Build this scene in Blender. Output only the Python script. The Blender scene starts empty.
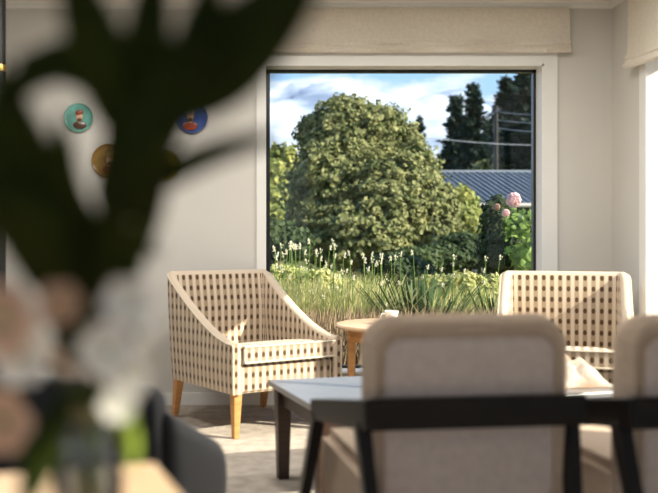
import bpy, bmesh, math, random
from mathutils import Vector, Matrix, noise
R = math.radians
PI = math.pi
SC = bpy.context.scene
COL = SC.collection
FPX, VX, VY, EYE = 914.0, 270.0, 240.0, 1.03

# ------------------------------------------------------------ camera
cd = bpy.data.cameras.new('camera'); cam = bpy.data.objects.new('camera', cd); COL.objects.link(cam)
cam.location = (0, 0, EYE); cam.rotation_euler = (PI/2, 0, 0)
cd.sensor_width = 36; cd.lens = FPX*36/658
cd.shift_x = (329-VX)/658; cd.shift_y = -(246.5-VY)/658
cd.clip_start = 0.02; cd.clip_end = 3000
cd.dof.use_dof = True; cd.dof.focus_distance = 7.2
cd.dof.aperture_fstop = cd.lens/23.0
SC.camera = cam
# ------------------------------------------------------------ sky
w = bpy.data.worlds.new('sky'); SC.world = w; w.use_nodes = True
nt = w.node_tree; nt.nodes.clear()
def N(t, typ, **kw):
    n = t.nodes.new(typ)
    for k, v in kw.items(): setattr(n, k, v)
    return n
o = N(nt, 'ShaderNodeOutputWorld'); bg = N(nt, 'ShaderNodeBackground')
tc = N(nt, 'ShaderNodeTexCoord'); sep = N(nt, 'ShaderNodeSeparateXYZ')
nt.links.new(tc.outputs['Generated'], sep.inputs[0])
gr = N(nt, 'ShaderNodeValToRGB'); nt.links.new(sep.outputs['Z'], gr.inputs[0])
e = gr.color_ramp.elements
e[0].position = 0.0; e[0].color = (0.62, 0.76, 0.92, 1)
e[1].position = 1.0; e[1].color = (0.10, 0.24, 0.60, 1)
m = e.new(0.18); m.color = (0.36, 0.59, 0.90, 1)
mp = N(nt, 'ShaderNodeMapping'); mp.inputs['Scale'].default_value = (7, 7, 22); mp.inputs['Location'].default_value = (1.7, 0.4, 0.6)
nt.links.new(tc.outputs['Generated'], mp.inputs[0])
no = N(nt, 'ShaderNodeTexNoise'); no.inputs['Scale'].default_value = 1.0; no.inputs['Detail'].default_value = 6; no.inputs['Roughness'].default_value = .55
nt.links.new(mp.outputs[0], no.inputs['Vector'])
hz = N(nt, 'ShaderNodeMapRange'); hz.inputs[1].default_value = 0.10; hz.inputs[2].default_value = 0.20; hz.inputs[3].default_value = 0.26; hz.inputs[4].default_value = -0.12
nt.links.new(sep.outputs['Z'], hz.inputs[0])
ad = N(nt, 'ShaderNodeMath', operation='ADD'); nt.links.new(no.outputs[0], ad.inputs[0]); nt.links.new(hz.outputs[0], ad.inputs[1])
cr = N(nt, 'ShaderNodeValToRGB'); cr.color_ramp.elements[0].position = .55; cr.color_ramp.elements[1].position = .68
nt.links.new(ad.outputs[0], cr.inputs[0])
mx = N(nt, 'ShaderNodeMixRGB'); mx.inputs[2].default_value = (0.98, 0.98, 1.0, 1)
nt.links.new(cr.outputs[0], mx.inputs[0]); nt.links.new(gr.outputs[0], mx.inputs[1])
nt.links.new(mx.outputs[0], bg.inputs[0]); nt.links.new(bg.outputs[0], o.inputs[0])
bg.inputs[1].default_value = 0.95
# ------------------------------------------------------------ sun: low, from the right and a little behind the camera
sd = bpy.data.lights.new('sun', 'SUN'); sun = bpy.data.objects.new('sun', sd); COL.objects.link(sun)
SUN_B, SUN_E = R(24), R(29.5)
sdir = Vector((-math.cos(SUN_E)*math.cos(SUN_B), math.cos(SUN_E)*math.sin(SUN_B), -math.sin(SUN_E)))
sun.rotation_euler = sdir.to_track_quat('-Z', 'Y').to_euler()
sun.location = (12, -4, 8)
sd.energy = 9.0; sd.angle = R(0.6); sd.color = (1.0, 0.90, 0.74)
SC.view_settings.view_transform = 'Standard'; SC.view_settings.look = 'None'
SC.view_settings.exposure = 0.5; SC.view_settings.gamma = 1; SC.view_settings.use_curve_mapping = False

FILL = 17.0      # watts of each added, unseen fill light
def at(px, py, d):
    return Vector(((px-VX)/FPX*d, d, EYE-(py-VY)/FPX*d))

# ------------------------------------------------------------ materials
MATS = {}
def mat(name, col, rough=.6, spec=.3, metal=0, var=0.0, vscale=8, bump=0, bscale=60, col2=None, transl=0, sheen=0):
    if name in MATS: return MATS[name]
    m = bpy.data.materials.new(name); m.use_nodes = True; t = m.node_tree
    b = t.nodes['Principled BSDF']
    b.inputs['Roughness'].default_value = rough
    b.inputs['Specular IOR Level'].default_value = spec
    b.inputs['Metallic'].default_value = metal
    if sheen: b.inputs['Sheen Weight'].default_value = sheen
    tc = N(t, 'ShaderNodeTexCoord')
    n = N(t, 'ShaderNodeTexNoise'); n.inputs['Scale'].default_value = vscale; n.inputs['Detail'].default_value = 3
    t.links.new(tc.outputs['Object'], n.inputs['Vector'])
    r = N(t, 'ShaderNodeValToRGB')
    c2 = col2 if col2 else tuple(max(0, c*(1-var)) for c in col)
    r.color_ramp.elements[0].position = .35; r.color_ramp.elements[1].position = .65
    r.color_ramp.elements[0].color = (*c2, 1); r.color_ramp.elements[1].color = (*col, 1)
    t.links.new(n.outputs[0], r.inputs[0]); t.links.new(r.outputs[0], b.inputs['Base Color'])
    if bump:
        n2 = N(t, 'ShaderNodeTexNoise'); n2.inputs['Scale'].default_value = bscale; n2.inputs['Detail'].default_value = 2
        t.links.new(tc.outputs['Object'], n2.inputs['Vector'])
        bp = N(t, 'ShaderNodeBump'); bp.inputs['Strength'].default_value = bump; bp.inputs['Distance'].default_value = .01
        t.links.new(n2.outputs[0], bp.inputs['Height']); t.links.new(bp.outputs[0], b.inputs['Normal'])
    if transl:
        out = t.nodes['Material Output']
        tr = N(t, 'ShaderNodeBsdfTranslucent'); t.links.new(r.outputs[0], tr.inputs[0])
        ms = N(t, 'ShaderNodeMixShader'); ms.inputs[0].default_value = transl
        t.links.new(b.outputs[0], ms.inputs[1]); t.links.new(tr.outputs[0], ms.inputs[2]); t.links.new(ms.outputs[0], out.inputs[0])
    MATS[name] = m; return m

def glass_mat(name, tint=(1, 1, 1), refl=1.0, rough=0.0):
    m = bpy.data.materials.new(name); m.use_nodes = True; t = m.node_tree; t.nodes.clear()
    o = N(t, 'ShaderNodeOutputMaterial'); tr = N(t, 'ShaderNodeBsdfTransparent'); tr.inputs[0].default_value = (*tint, 1)
    g = N(t, 'ShaderNodeBsdfGlossy'); g.inputs['Roughness'].default_value = rough
    f = N(t, 'ShaderNodeFresnel'); f.inputs[0].default_value = 1.45
    mm = N(t, 'ShaderNodeMath', operation='MULTIPLY'); mm.inputs[1].default_value = refl
    t.links.new(f.outputs[0], mm.inputs[0])
    ms = N(t, 'ShaderNodeMixShader')
    t.links.new(mm.outputs[0], ms.inputs[0]); t.links.new(tr.outputs[0], ms.inputs[1]); t.links.new(g.outputs[0], ms.inputs[2]); t.links.new(ms.outputs[0], o.inputs[0])
    return m

def wood_mat(name, c1, c2, rough=.4, scale=(3, 3, 30), spec=.4):
    m = bpy.data.materials.new(name); m.use_nodes = True; t = m.node_tree; b = t.nodes['Principled BSDF']
    tc = N(t, 'ShaderNodeTexCoord'); mp = N(t, 'ShaderNodeMapping'); mp.inputs['Scale'].default_value = scale
    n = N(t, 'ShaderNodeTexNoise'); n.inputs['Scale'].default_value = 4; n.inputs['Detail'].default_value = 4; n.inputs['Distortion'].default_value = .6
    r = N(t, 'ShaderNodeValToRGB'); r.color_ramp.elements[0].color = (*c1, 1); r.color_ramp.elements[1].color = (*c2, 1)
    r.color_ramp.elements[0].position = .3; r.color_ramp.elements[1].position = .7
    t.links.new(tc.outputs['Object'], mp.inputs[0]); t.links.new(mp.outputs[0], n.inputs['Vector']); t.links.new(n.outputs[0], r.inputs[0])
    t.links.new(r.outputs[0], b.inputs['Base Color']); b.inputs['Roughness'].default_value = rough; b.inputs['Specular IOR Level'].default_value = spec
    return m

def dotted_fabric():
    """woven stripes with columns of brown dots, laid out in metres of UV"""
    m = bpy.data.materials.new('dotted_fabric'); m.use_nodes = True; t = m.node_tree; b = t.nodes['Principled BSDF']
    b.inputs['Roughness'].default_value = .85; b.inputs['Specular IOR Level'].default_value = .15; b.inputs['Sheen Weight'].default_value = .2
    uv = N(t, 'ShaderNodeUVMap'); uv.uv_map = 'UVMap'; s = N(t, 'ShaderNodeSeparateXYZ'); t.links.new(uv.outputs[0], s.inputs[0])
    def mth(op, a, bb=None, clamp=False):
        n = N(t, 'ShaderNodeMath', operation=op); n.use_clamp = clamp
        for i, v in enumerate((a, bb)):
            if v is None: continue
            if isinstance(v, (int, float)): n.inputs[i].default_value = v
            else: t.links.new(v, n.inputs[i])
        return n.outputs[0]
    u = mth('SUBTRACT', mth('FRACT', mth('DIVIDE', s.outputs[0], .044)), .5)
    v = mth('SUBTRACT', mth('FRACT', mth('DIVIDE', s.outputs[1], .062)), .5)
    au = mth('ABSOLUTE', u); av = mth('ABSOLUTE', v)
    d = mth('SQRT', mth('ADD', mth('POWER', mth('DIVIDE', au, .215), 2.0), mth('POWER', mth('DIVIDE', av, .225), 2.0)))
    dot = mth('MULTIPLY', mth('SUBTRACT', 1.22, d), 3.5, True)
    stripe = mth('MULTIPLY', mth('SUBTRACT', .34, au), 8.0, True)
    mid = mth('MULTIPLY', mth('SUBTRACT', .50, au), 1.0)
    base = N(t, 'ShaderNodeMixRGB'); base.inputs[1].default_value = (.56, .46, .35, 1); base.inputs[2].default_value = (.33, .245, .16, 1)
    t.links.new(stripe, base.inputs[0])
    c = N(t, 'ShaderNodeMixRGB'); c.inputs[2].default_value = (.075, .04, .02, 1)
    t.links.new(base.outputs[0], c.inputs[1]); t.links.new(dot, c.inputs[0])
    t.links.new(c.outputs[0], b.inputs['Base Color'])
    n2 = N(t, 'ShaderNodeTexNoise'); n2.inputs['Scale'].default_value = 350; t.links.new(uv.outputs[0], n2.inputs['Vector'])
    bp = N(t, 'ShaderNodeBump'); bp.inputs['Strength'].default_value = .3; bp.inputs['Distance'].default_value = .003
    t.links.new(n2.outputs[0], bp.inputs['Height']); t.links.new(bp.outputs[0], b.inputs['Normal'])
    return m

M_wall = mat('wall_paint', (.60, .575, .53), .8, .15, var=.03, vscale=2)
M_trim = mat('trim_paint', (.75, .735, .70), .45, .35, var=.02)
M_ceil = mat('ceiling_paint', (.74, .72, .67), .8, .1, var=.02)
M_carpet = mat('carpet', (.50, .44, .375), .95, .05, col2=(.38, .33, .28), vscale=14, bump=.8, bscale=220)
M_fab = dotted_fabric()
M_pipe = mat('piping_fabric', (.62, .54, .43), .85, .1, var=.2, vscale=80)
M_oak = wood_mat('honey_oak', (.42, .19, .06), (.58, .30, .11), .35)
M_black = mat('black_wood', (.010, .007, .006), .45, .25, var=.3, vscale=30)
M_walnut = wood_mat('dark_table_wood', (.028, .016, .012), (.055, .03, .02), .4, spec=.3)
M_linen = mat('dining_linen', (.64, .545, .50), .88, .1, var=.10, vscale=40, bump=.3, bscale=300, sheen=.2)
M_linen_lit = mat('dining_linen_lit', (.60, .47, .36), .88, .1, var=.10, vscale=40, bump=.3, bscale=300)  # tan of the side light put into the linen colour
M_char = mat('charcoal_fabric', (.010, .011, .014), .8, .25, var=.25, vscale=60, sheen=.35)
M_blind = mat('blind_linen', (.76, .69, .59), .9, .05, var=.08, vscale=50, transl=.15)
M_frame = mat('black_aluminium', (.008, .009, .011), .35, .4)
M_glass = glass_mat('window_glass', (.97, .985, .98), .3)
M_brass = mat('brass', (.75, .52, .16), .3, .5, 1)
M_dark = mat('black_metal', (.012, .011, .010), .4, .4)
M_tabtop = wood_mat('dining_table_oak', (.52, .34, .19), (.62, .43, .26), .35)
M_vase = glass_mat('vase_glass', (.80, .82, .84), 1.6, .05)
M_water = glass_mat('vase_water', (.82, .85, .86), 1.0, .1)
M_leafdk = mat('dark_leaf', (.034, .052, .008), .6, .12, var=.5, vscale=10, transl=.10)
M_stem = mat('green_stem', (.045, .07, .015), .6, .2, var=.3, transl=.1)
M_white = mat('white_petal', (.97, .96, .93), .7, .1, var=.03, transl=.15)
M_peach = mat('peach_petal', (.86, .68, .55), .7, .1, var=.15, transl=.35)
M_lime = mat('lime_bud', (.42, .55, .10), .6, .2, var=.2, transl=.3)
M_ceram = mat('white_ceramic', (.85, .84, .80), .25, .5)
M_grassgr = mat('garden_soil', (.16, .15, .07), .95, .05, col2=(.09, .11, .035), vscale=2)
M_bark = mat('bark', (.12, .09, .06), .9, .05, var=.5, vscale=6)
M_hazy_snow = mat('mountain_rock_snow_haze', (.60, .66, .74), .95, 0, col2=(.22, .28, .38), vscale=.03)  # distance haze mixed into the pale rock and snow colour
M_roof = mat('grey_roof_steel', (.24, .28, .33), .5, .4, var=.1)
M_housew = mat('dark_weatherboard', (.06, .055, .05), .8, .1)
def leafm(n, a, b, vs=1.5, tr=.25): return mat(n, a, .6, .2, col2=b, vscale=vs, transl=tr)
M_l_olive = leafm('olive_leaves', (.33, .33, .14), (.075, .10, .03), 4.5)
M_l_light = leafm('light_leaves', (.42, .42, .13), (.20, .25, .07), 2.0)
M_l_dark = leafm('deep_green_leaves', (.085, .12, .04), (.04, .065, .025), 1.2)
M_l_con = leafm('conifer_needles', (.035, .06, .045), (.015, .03, .025), .8, .05)
M_l_bright = leafm('bright_leaves', (.26, .38, .09), (.10, .18, .04), 6)
M_l_pale = leafm('pale_leaves', (.62, .60, .26), (.26, .30, .08), 7, .3)
M_grass = leafm('seed_grass', (.74, .68, .34), (.36, .38, .12), 9, .4)
M_flax = leafm('flax_blades', (.10, .17, .07), (.05, .09, .035), 4, .15)
M_twig = mat('dry_twigs', (.40, .30, .20), .9, .05, col2=(.22, .16, .10), vscale=14)

# ------------------------------------------------------------ mesh helpers
def obj(name, bm, m, parent=None, smooth=True, bev=0, sub=0, mods=True):
    me = bpy.data.meshes.new(name)
    bm.normal_update(); bm.to_mesh(me); bm.free()
    ob = bpy.data.objects.new(name, me); COL.objects.link(ob)
    me.materials.append(m)
    if smooth:
        for p in me.polygons: p.use_smooth = True
    if bev:
        b = ob.modifiers.new('bevel', 'BEVEL'); b.width = bev; b.segments = 3; b.limit_method = 'ANGLE'; b.angle_limit = R(40)
        b.harden_normals = False
    if sub:
        s = ob.modifiers.new('sub', 'SUBSURF'); s.levels = sub; s.render_levels = sub
    if smooth and not sub:
        try:
            me.set_sharp_from_angle(angle=R(40))
        except Exception: pass
    if parent: ob.parent = parent
    return ob
def thing(name, label, cat, loc=(0, 0, 0), rz=0, group=None):
    o = bpy.data.objects.new(name, None); COL.objects.link(o); o.location = loc; o.rotation_euler = (0, 0, rz)
    o.empty_display_size = .1
    o['label'] = label; o['category'] = cat
    if group: o['group'] = group
    return o
def tag(o, label, cat, group=None, kind=None):
    o['label'] = label; o['category'] = cat
    if group: o['group'] = group
    if kind: o['kind'] = kind
    return o
def struct(name, bm, m, **k):
    ob = obj(name, bm, m, **k); ob['kind'] = 'structure'; return ob
def B(): return bmesh.new()
def box(bm, x0, x1, y0, y1, z0, z1, mtx=None):
    v = [bm.verts.new((x, y, z)) for x in (x0, x1) for y in (y0, y1) for z in (z0, z1)]
    for f in ((0, 1, 3, 2), (4, 6, 7, 5), (0, 4, 5, 1), (2, 3, 7, 6), (0, 2, 6, 4), (1, 5, 7, 3)):
        bm.faces.new([v[i] for i in f])
    if mtx:
        for q in v: q.co = mtx @ q.co
    return v
def box_uv(bm, off=(0, 0)):
    bm.normal_update(); L = bm.loops.layers.uv.new('UVMap')
    for f in bm.faces:
        n = f.normal; a = [abs(c) for c in n]
        for l in f.loops:
            c = l.vert.co
            if a[2] >= a[0] and a[2] >= a[1]: uv = (c.x, c.y)
            elif a[0] > a[1]: uv = (c.y, c.z)
            else: uv = (c.x, c.z)
            l[L].uv = (uv[0]+off[0], uv[1]+off[1])
def beam(bm, p0, p1, w0, d0, w1=None, d1=None, up=(0, 1, 0)):
    """tapered rectangular bar between two points"""
    w1 = w1 or w0; d1 = d1 or d0
    p0 = Vector(p0); p1 = Vector(p1); z = (p1-p0).normalized(); y = Vector(up); x = y.cross(z).normalized(); y = z.cross(x).normalized()
    vs = []
    for p, w_, d_ in ((p0, w0, d0), (p1, w1, d1)):
        vs.append([bm.verts.new(p+x*sx*w_/2+y*sy*d_/2) for sx, sy in ((-1, -1), (1, -1), (1, 1), (-1, 1))])
    for i in range(4):
        j = (i+1) % 4; bm.faces.new((vs[0][i], vs[0][j], vs[1][j], vs[1][i]))
    bm.faces.new(vs[0][::-1]); bm.faces.new(vs[1])
def tube(bm, pts, rad, seg=8, caps=True):
    pts = [Vector(p) for p in pts]; n = len(pts)
    rs = rad if isinstance(rad, (list, tuple)) else [rad]*n
    rings = []; prev = None
    for i, p in enumerate(pts):
        d = (pts[min(i+1, n-1)]-pts[max(i-1, 0)]).normalized()
        if prev is None:
            a = Vector((0, 0, 1)) if abs(d.z) < .9 else Vector((1, 0, 0))
            x = d.cross(a).normalized()
        else: x = (prev-d*prev.dot(d)).normalized()
        prev = x; y = d.cross(x)
        rings.append([bm.verts.new(p+(x*math.cos(2*PI*k/seg)+y*math.sin(2*PI*k/seg))*rs[i]) for k in range(seg)])
    for a, b in zip(rings, rings[1:]):
        for k in range(seg): bm.faces.new((a[k], a[(k+1) % seg], b[(k+1) % seg], b[k]))
    if caps: bm.faces.new(rings[0][::-1]); bm.faces.new(rings[-1])
def lathe(bm, prof, seg=32, c=(0, 0, 0)):
    rings = []
    for r, z in prof:
        if r < 1e-6: rings.append([bm.verts.new((c[0], c[1], c[2]+z))])
        else: rings.append([bm.verts.new((c[0]+r*math.cos(2*PI*k/seg), c[1]+r*math.sin(2*PI*k/seg), c[2]+z)) for k in range(seg)])
    for a, b in zip(rings, rings[1:]):
        for k in range(seg):
            k2 = (k+1) % seg
            if len(a) == 1 and len(b) == 1: continue
            if len(a) == 1: bm.faces.new((a[0], b[k2], b[k]))
            elif len(b) == 1: bm.faces.new((a[k], a[k2], b[0]))
            else: bm.faces.new((a[k], a[k2], b[k2], b[k]))
def loft(bm, rings, close_ring=True, caps=True):
    vr = [[bm.verts.new(p) for p in r] for r in rings]
    n = len(vr[0])
    for a, b in zip(vr, vr[1:]):
        for k in range(n if close_ring else n-1):
            bm.faces.new((a[k], a[(k+1) % n], b[(k+1) % n], b[k]))
    if caps and close_ring: bm.faces.new(vr[0][::-1]); bm.faces.new(vr[-1])
    return vr
def dup(root, loc, rz, label=None):
    def cp(o, par):
        c = o.copy(); COL.objects.link(c); c.parent = par
        for ch in list(o.children): cp(ch, c)
        return c
    r = cp(root, None); r.location = loc; r.rotation_euler = (0, 0, rz)
    if label: r['label'] = label
    return r

# ============================================================ room shell
WY, XR, XL, YB, ZC = 5.72, 2.14, -3.2, -1.6, 2.51
def wx(px): return (px-VX)/FPX*WY
def wz(py): return EYE-(py-VY)/FPX*WY
T = .18
OX0, OX1, OZ0, OZ1 = wx(265.5), wx(543), .20, wz(64.5)      # front window opening
bm = B(); box(bm, XL-.2, XR+.2, YB-.2, WY+T, -.12, 0); struct('floor', bm, M_carpet, smooth=False)
bm = B(); box(bm, XL-.2, XR+.3, YB-.2, WY+.45, ZC, ZC+.2); struct('ceiling', bm, M_ceil, smooth=False)
bm = B()
box(bm, XL-.18, OX0, WY, WY+T, 0, ZC); box(bm, OX1, XR+T, WY, WY+T, 0, ZC)
box(bm, OX0, OX1, WY, WY+T, 0, OZ0); box(bm, OX0, OX1, WY, WY+T, OZ1, ZC)
struct('wall_front', bm, M_wall, smooth=False)
def side_wall(name, x0, x1, openings):
    bm = B(); y = YB
    for (a, b, z0, z1) in openings:
        box(bm, x0, x1, y, a, 0, ZC)
        if z0 > 0: box(bm, x0, x1, a, b, 0, z0)
        box(bm, x0, x1, a, b, z1, ZC); y = b
    box(bm, x0, x1, y, WY, 0, ZC)
    struct(name, bm, M_wall, smooth=False)
RW = (1.97, 5.17, .20, 2.09)
RW2 = (-1.4, .30, .20, 2.44)
side_wall('wall_right', XR, XR+T, [RW2, RW])
LW = (-1.2, 1.6, .10, 2.3)
side_wall('wall_left', XL-.18, XL, [LW])
bm = B(); box(bm, XL-.18, -2.7, YB-.18, YB, 0, ZC); box(bm, 1.8, XR+T, YB-.18, YB, 0, ZC); box(bm, -2.7, -2.4, YB-.18, YB, 0, ZC); box(bm, .6, 1.8, YB-.18, YB, 0, ZC); box(bm, -2.4, .6, YB-.18, YB, 0, .5); box(bm, -2.4, .6, YB-.18, YB, 2.25, ZC)
struct('wall_back', bm, M_wall, smooth=False)
# baseboards and cornice
bm = B(); box(bm, XL, XR, WY-.016, WY, 0, .075); struct('baseboard_front', bm, M_trim, smooth=False)
bm = B(); box(bm, XR-.016, XR, YB, WY-.016, 0, .075); struct('baseboard_right', bm, M_trim, smooth=False)
bm = B(); box(bm, XL, XL+.016, YB, WY-.016, 0, .075); struct('baseboard_left', bm, M_trim, smooth=False)
bm = B(); box(bm, XL, XR-.03, WY-.03, WY, ZC-.035, ZC); box(bm, XR-.03, XR, YB, WY, ZC-.035, ZC); struct('trim_1', bm, M_trim, smooth=False)

def window(name, plane, a0, a1, z0, z1, wall, depth, arch=.085, mull=(), sgn=1, fw=.035, alf=None):
    """plane 'y': lies in a wall facing -y at y=wall; plane 'x': in a side wall at x=wall, sgn = outward"""
    def bb(bm, a, b, d0, d1, zz0, zz1):
        d0, d1 = sorted((wall+sgn*d0, wall+sgn*d1))
        if plane == 'y': box(bm, a, b, d0, d1, zz0, zz1)
        else: box(bm, d0, d1, a, b, zz0, zz1)
    bm = B(); al = alf or arch
    t = .018; lin = .012
    bb(bm, a0-al, a0, -t, 0, z0-arch, z1+arch); bb(bm, a1, a1+arch, -t, 0, z0-arch, z1+arch)
    bb(bm, a0, a1, -t, 0, z1, z1+arch); bb(bm, a0, a1, -t, 0, z0-arch, z0)
    # painted reveal lining
    bb(bm, a0, a0+lin*.3, -t, depth, z0, z1); bb(bm, a1-lin, a1, -t, depth, z0, z1)
    bb(bm, a0, a1, -t, depth, z1-lin, z1); bb(bm, a0, a1, -t-.02, depth, z0, z0+lin)
    w_ = struct(name, bm, M_trim, smooth=False)
    bm = B()
    bb(bm, a0, a0+fw, depth-.05, depth, z0, z1); bb(bm, a1-fw, a1, depth-.05, depth, z0, z1)
    bb(bm, a0, a1, depth-.05, depth, z0, z0+fw); bb(bm, a0, a1, depth-.05, depth, z1-fw, z1)
    for q in mull: bb(bm, q-.025, q+.025, depth-.05, depth, z0, z1)
    obj('window_frame', bm, M_frame, w_, smooth=False)
    bm = B(); bb(bm, a0+fw*.5, a1-fw*.5, depth-.028, depth-.022, z0+fw*.5, z1-fw*.5)
    obj('window_pane', bm, M_glass, w_, smooth=False)
    return w_
window('window_1', 'y', OX0, OX1, OZ0, OZ1, WY, .16, arch=.085, alf=.055, fw=.028)
window('window_2', 'x', RW[0], RW[1], RW[2], RW[3], XR, .16, arch=.085, mull=(2.95, 4.1))
window('window_added_left', 'x', LW[0], LW[1], LW[2], LW[3], XL, .16, sgn=-1, mull=(.2,))  # added out of view to bring in daylight from the left
window('window_added_right', 'x', RW2[0], RW2[1], RW2[2], RW2[3], XR, .16, arch=.085, mull=(-.6,))  # added out of view so sun reaches the near floor and flowers
window('window_added_back', 'y', -2.4, .6, .5, 2.25, YB, .16, sgn=-1, mull=(-.9,))  # added behind the camera to brighten surfaces facing it
# daylight portals in the openings
def portal(loc, rot, sx, sy):
    l = bpy.data.lights.new('portal', 'AREA'); l.shape = 'RECTANGLE'; l.size = sx; l.size_y = sy
    ob = bpy.data.objects.new('portal', l); COL.objects.link(ob); ob.location = loc; ob.rotation_euler = rot
    try: l.cycles.is_portal = True
    except Exception: bpy.data.objects.remove(ob)
portal((XR+.22, (RW[0]+RW[1])/2, 1.15), (0, PI/2, 0), 1.9, 3.2)
portal((XL-.22, (LW[0]+LW[1])/2, 1.15), (0, -PI/2, 0), 2.2, 2.8)
portal((XR+.22, (RW2[0]+RW2[1])/2, 1.32), (0, PI/2, 0), 2.24, 1.7)
portal(((OX0+OX1)/2, WY+T+.04, 1.15), (-PI/2, 0, 0), 1.64, 1.9)

# ------------------------------------------------------------ round fill lights added above the frame to brighten the room
M_fill = bpy.data.materials.new('fill_diffuser'); M_fill.use_nodes = True
_b = M_fill.node_tree.nodes['Principled BSDF']; _b.inputs['Emission Color'].default_value = (1, .97, .92, 1); _b.inputs['Emission Strength'].default_value = 4
for lx in (-1.2, 0, 1.2):
    for ly, wv_ in ((4.12, 1),):
        side = {-1.2: 'left', 0: 'middle', 1.2: 'right'}[lx]
        t = thing('fill_light', 'added unseen round fill light, %s one of the row before the garden window' % side, 'fill light', (lx, ly, ZC-.04), 0, 'added round fill lights')
        bm = B(); lathe(bm, [(.24, 0), (.25, 0), (.25, .04), (.24, .04), (.24, 0)], 40); obj('rim', bm, M_trim, t)
        bm = B(); lathe(bm, [(0, .008), (.24, .008), (.24, .03), (0, .03)], 40); obj('diffuser', bm, M_fill, t)
        ld = bpy.data.lights.new('fill_lamp', 'AREA'); ld.shape = 'DISK'; ld.size = .46; ld.energy = FILL*wv_; ld.color = (1, .97, .92)
        lo = bpy.data.objects.new('fill_lamp', ld); COL.objects.link(lo); lo.parent = t; lo.location = (0, 0, -.004)
# ------------------------------------------------------------ roman blinds
def roman_blind(name, L, zt, zb0, zb1, sag, mtx, label):
    """L wide, hanging folds; local x along, -y into the room"""
    t = thing(name, label, 'blind'); t.matrix_world = mtx
    bm = B(); rings = []
    K = 28
    for i in range(K+1):
        u = i/K; x = -L/2+L*u
        zb = zb0+(zb1-zb0)*u - sag*math.sin(PI*u)**.7
        d = .012*math.sin(u*23)+.008*math.sin(u*51)
        wv = .005*math.sin(u*37)
        prof = [(-.02, zt), (-.045, zt), (-.055, zt-.05), (-.056+d*.2, (zt+zb)/2+.03), (-.060, zb+.085), (-.078+d*.6, zb+.058+wv), (-.066, zb+.045), (-.07, zb+.04),
                (-.09+d, zb+.012+wv), (-.072, zb-.002), (-.045, zb+.012), (-.03, zb+.05), (-.02, (zt+zb)/2)]
        rings.append([(x, y, z) for y, z in prof])
    loft(bm, rings)
    obj('blind_fabric', bm, M_blind, t)
    bm = B(); box(bm, -L/2+.01, L/2-.01, -.019, 0, zt-.06, zt-.001); obj('headrail', bm, M_trim, t, smooth=False)
    bm = B(); tube(bm, [(-L/2+.02, -.06, zb0+.03), (L/2-.02, -.06, zb1+.03)], .005); obj('bottom_rod', bm, M_trim, t)
    return t
bx0, bx1 = wx(236), wx(567)
roman_blind('roman_blind', bx1-bx0, ZC-.037, wz(53)-.01, wz(53)-.01, 0, Matrix.Translation(((bx0+bx1)/2, WY-.001, 0)), 'wide cream linen roman blind folded up above the garden window')
roman_blind('roman_blind', 3.44, ZC-.037, 2.03, 2.115, .08, Matrix.Translation((XR-.001, 3.60, 0)) @ Matrix.Rotation(-PI/2, 4, 'Z') @ Matrix.Rotation(PI, 4, 'Z') @ Matrix.Rotation(PI, 4, 'Z'), 'cream roman blind at the right edge, over the sunlit side window')

# ------------------------------------------------------------ portrait plates on the wall
def plate(px, py, r, c_bg, c_rim, c_body, c_hat, label, turn=0):
    c = Vector((wx(px), WY, wz(py))); r = r/FPX*WY
    t = thing('wall_plate', label, 'plate', c, 0, 'painted portrait plates on the wall')
    RX = Matrix.Rotation(PI/2, 4, 'X')
    bm = B(); lathe(bm, [(0, .002), (r*.6, .002), (r*.98, .016), (r, .018), (r*.97, .021), (r*.86, .014), (r*.6, .010), (0, .010)], 40); bm.transform(RX); obj('rim', bm, c_rim, t)
    bm = B(); lathe(bm, [(0, .0145), (r*.84, .0175), (r*.84, .0125), (0, .0105)], 36); bm.transform(RX); obj('painted_ground', bm, c_bg, t)
    def blob(nm, cx, cz, rx, rz, m, z0, tilt=0):
        bm = B(); lathe(bm, [(0, .004), (.6, .003), (1, 0), (1, -.003)], 24)
        bm.transform(RX @ Matrix.Translation((0, 0, z0)) @ Matrix.Translation((cx*r, cz*r, 0)) @ Matrix.Rotation(tilt, 4, 'Z') @ Matrix.Diagonal((rx*r, rz*r, 1, 1)))
        obj(nm, bm, m, t)
    blob('shoulders', turn*.1, -.52, .46, .27, c_body, .020)
    blob('neck', turn*.06, -.2, .13, .2, mat('painted_skin', (.62, .38, .24), .4), .021)
    blob('face', turn*.08, .06, .22, .28, MATS['painted_skin'], .023)
    blob('hat', turn*.08, .34, .27, .17, c_hat, .026, turn*.2)
    blob('beard', turn*.08, -.16, .15, .12, mat('painted_brown', (.12, .06, .03), .4), .027)
pt = lambda n, c: mat(n, c, .25, .5, var=.25, vscale=25)
plate(79, 118, 14.5, pt('teal_glaze', (.16, .42, .36)), pt('teal_rim', (.20, .46, .38)), pt('brown_robe', (.10, .05, .03)), pt('red_cap', (.32, .08, .04)), 'teal portrait plate, leftmost of the four plates on the wall', 1)
plate(192, 118, 16, pt('blue_glaze', (.05, .10, .36)), pt('blue_rim', (.08, .13, .34)), pt('red_robe', (.42, .07, .03)), pt('grey_helm', (.45, .42, .38)), 'deep blue portrait plate with red robed bust, rightmost on the wall', -1)
plate(109, 161, 17, pt('ochre_glaze', (.32, .19, .04)), pt('ochre_rim', (.28, .15, .03)), pt('rust_robe', (.25, .07, .02)), pt('gold_cap', (.46, .28, .06)), 'ochre and rust portrait plate, lowest plate on the left', 1)
plate(165, 165, 15, pt('olive_glaze', (.40, .30, .04)), pt('olive_rim', (.36, .27, .05)), pt('navy_robe', (.02, .03, .10)), pt('brown_cap', (.22, .10, .04)), 'mustard yellow portrait plate with navy robed bust, lower right of the four', -1)

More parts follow.
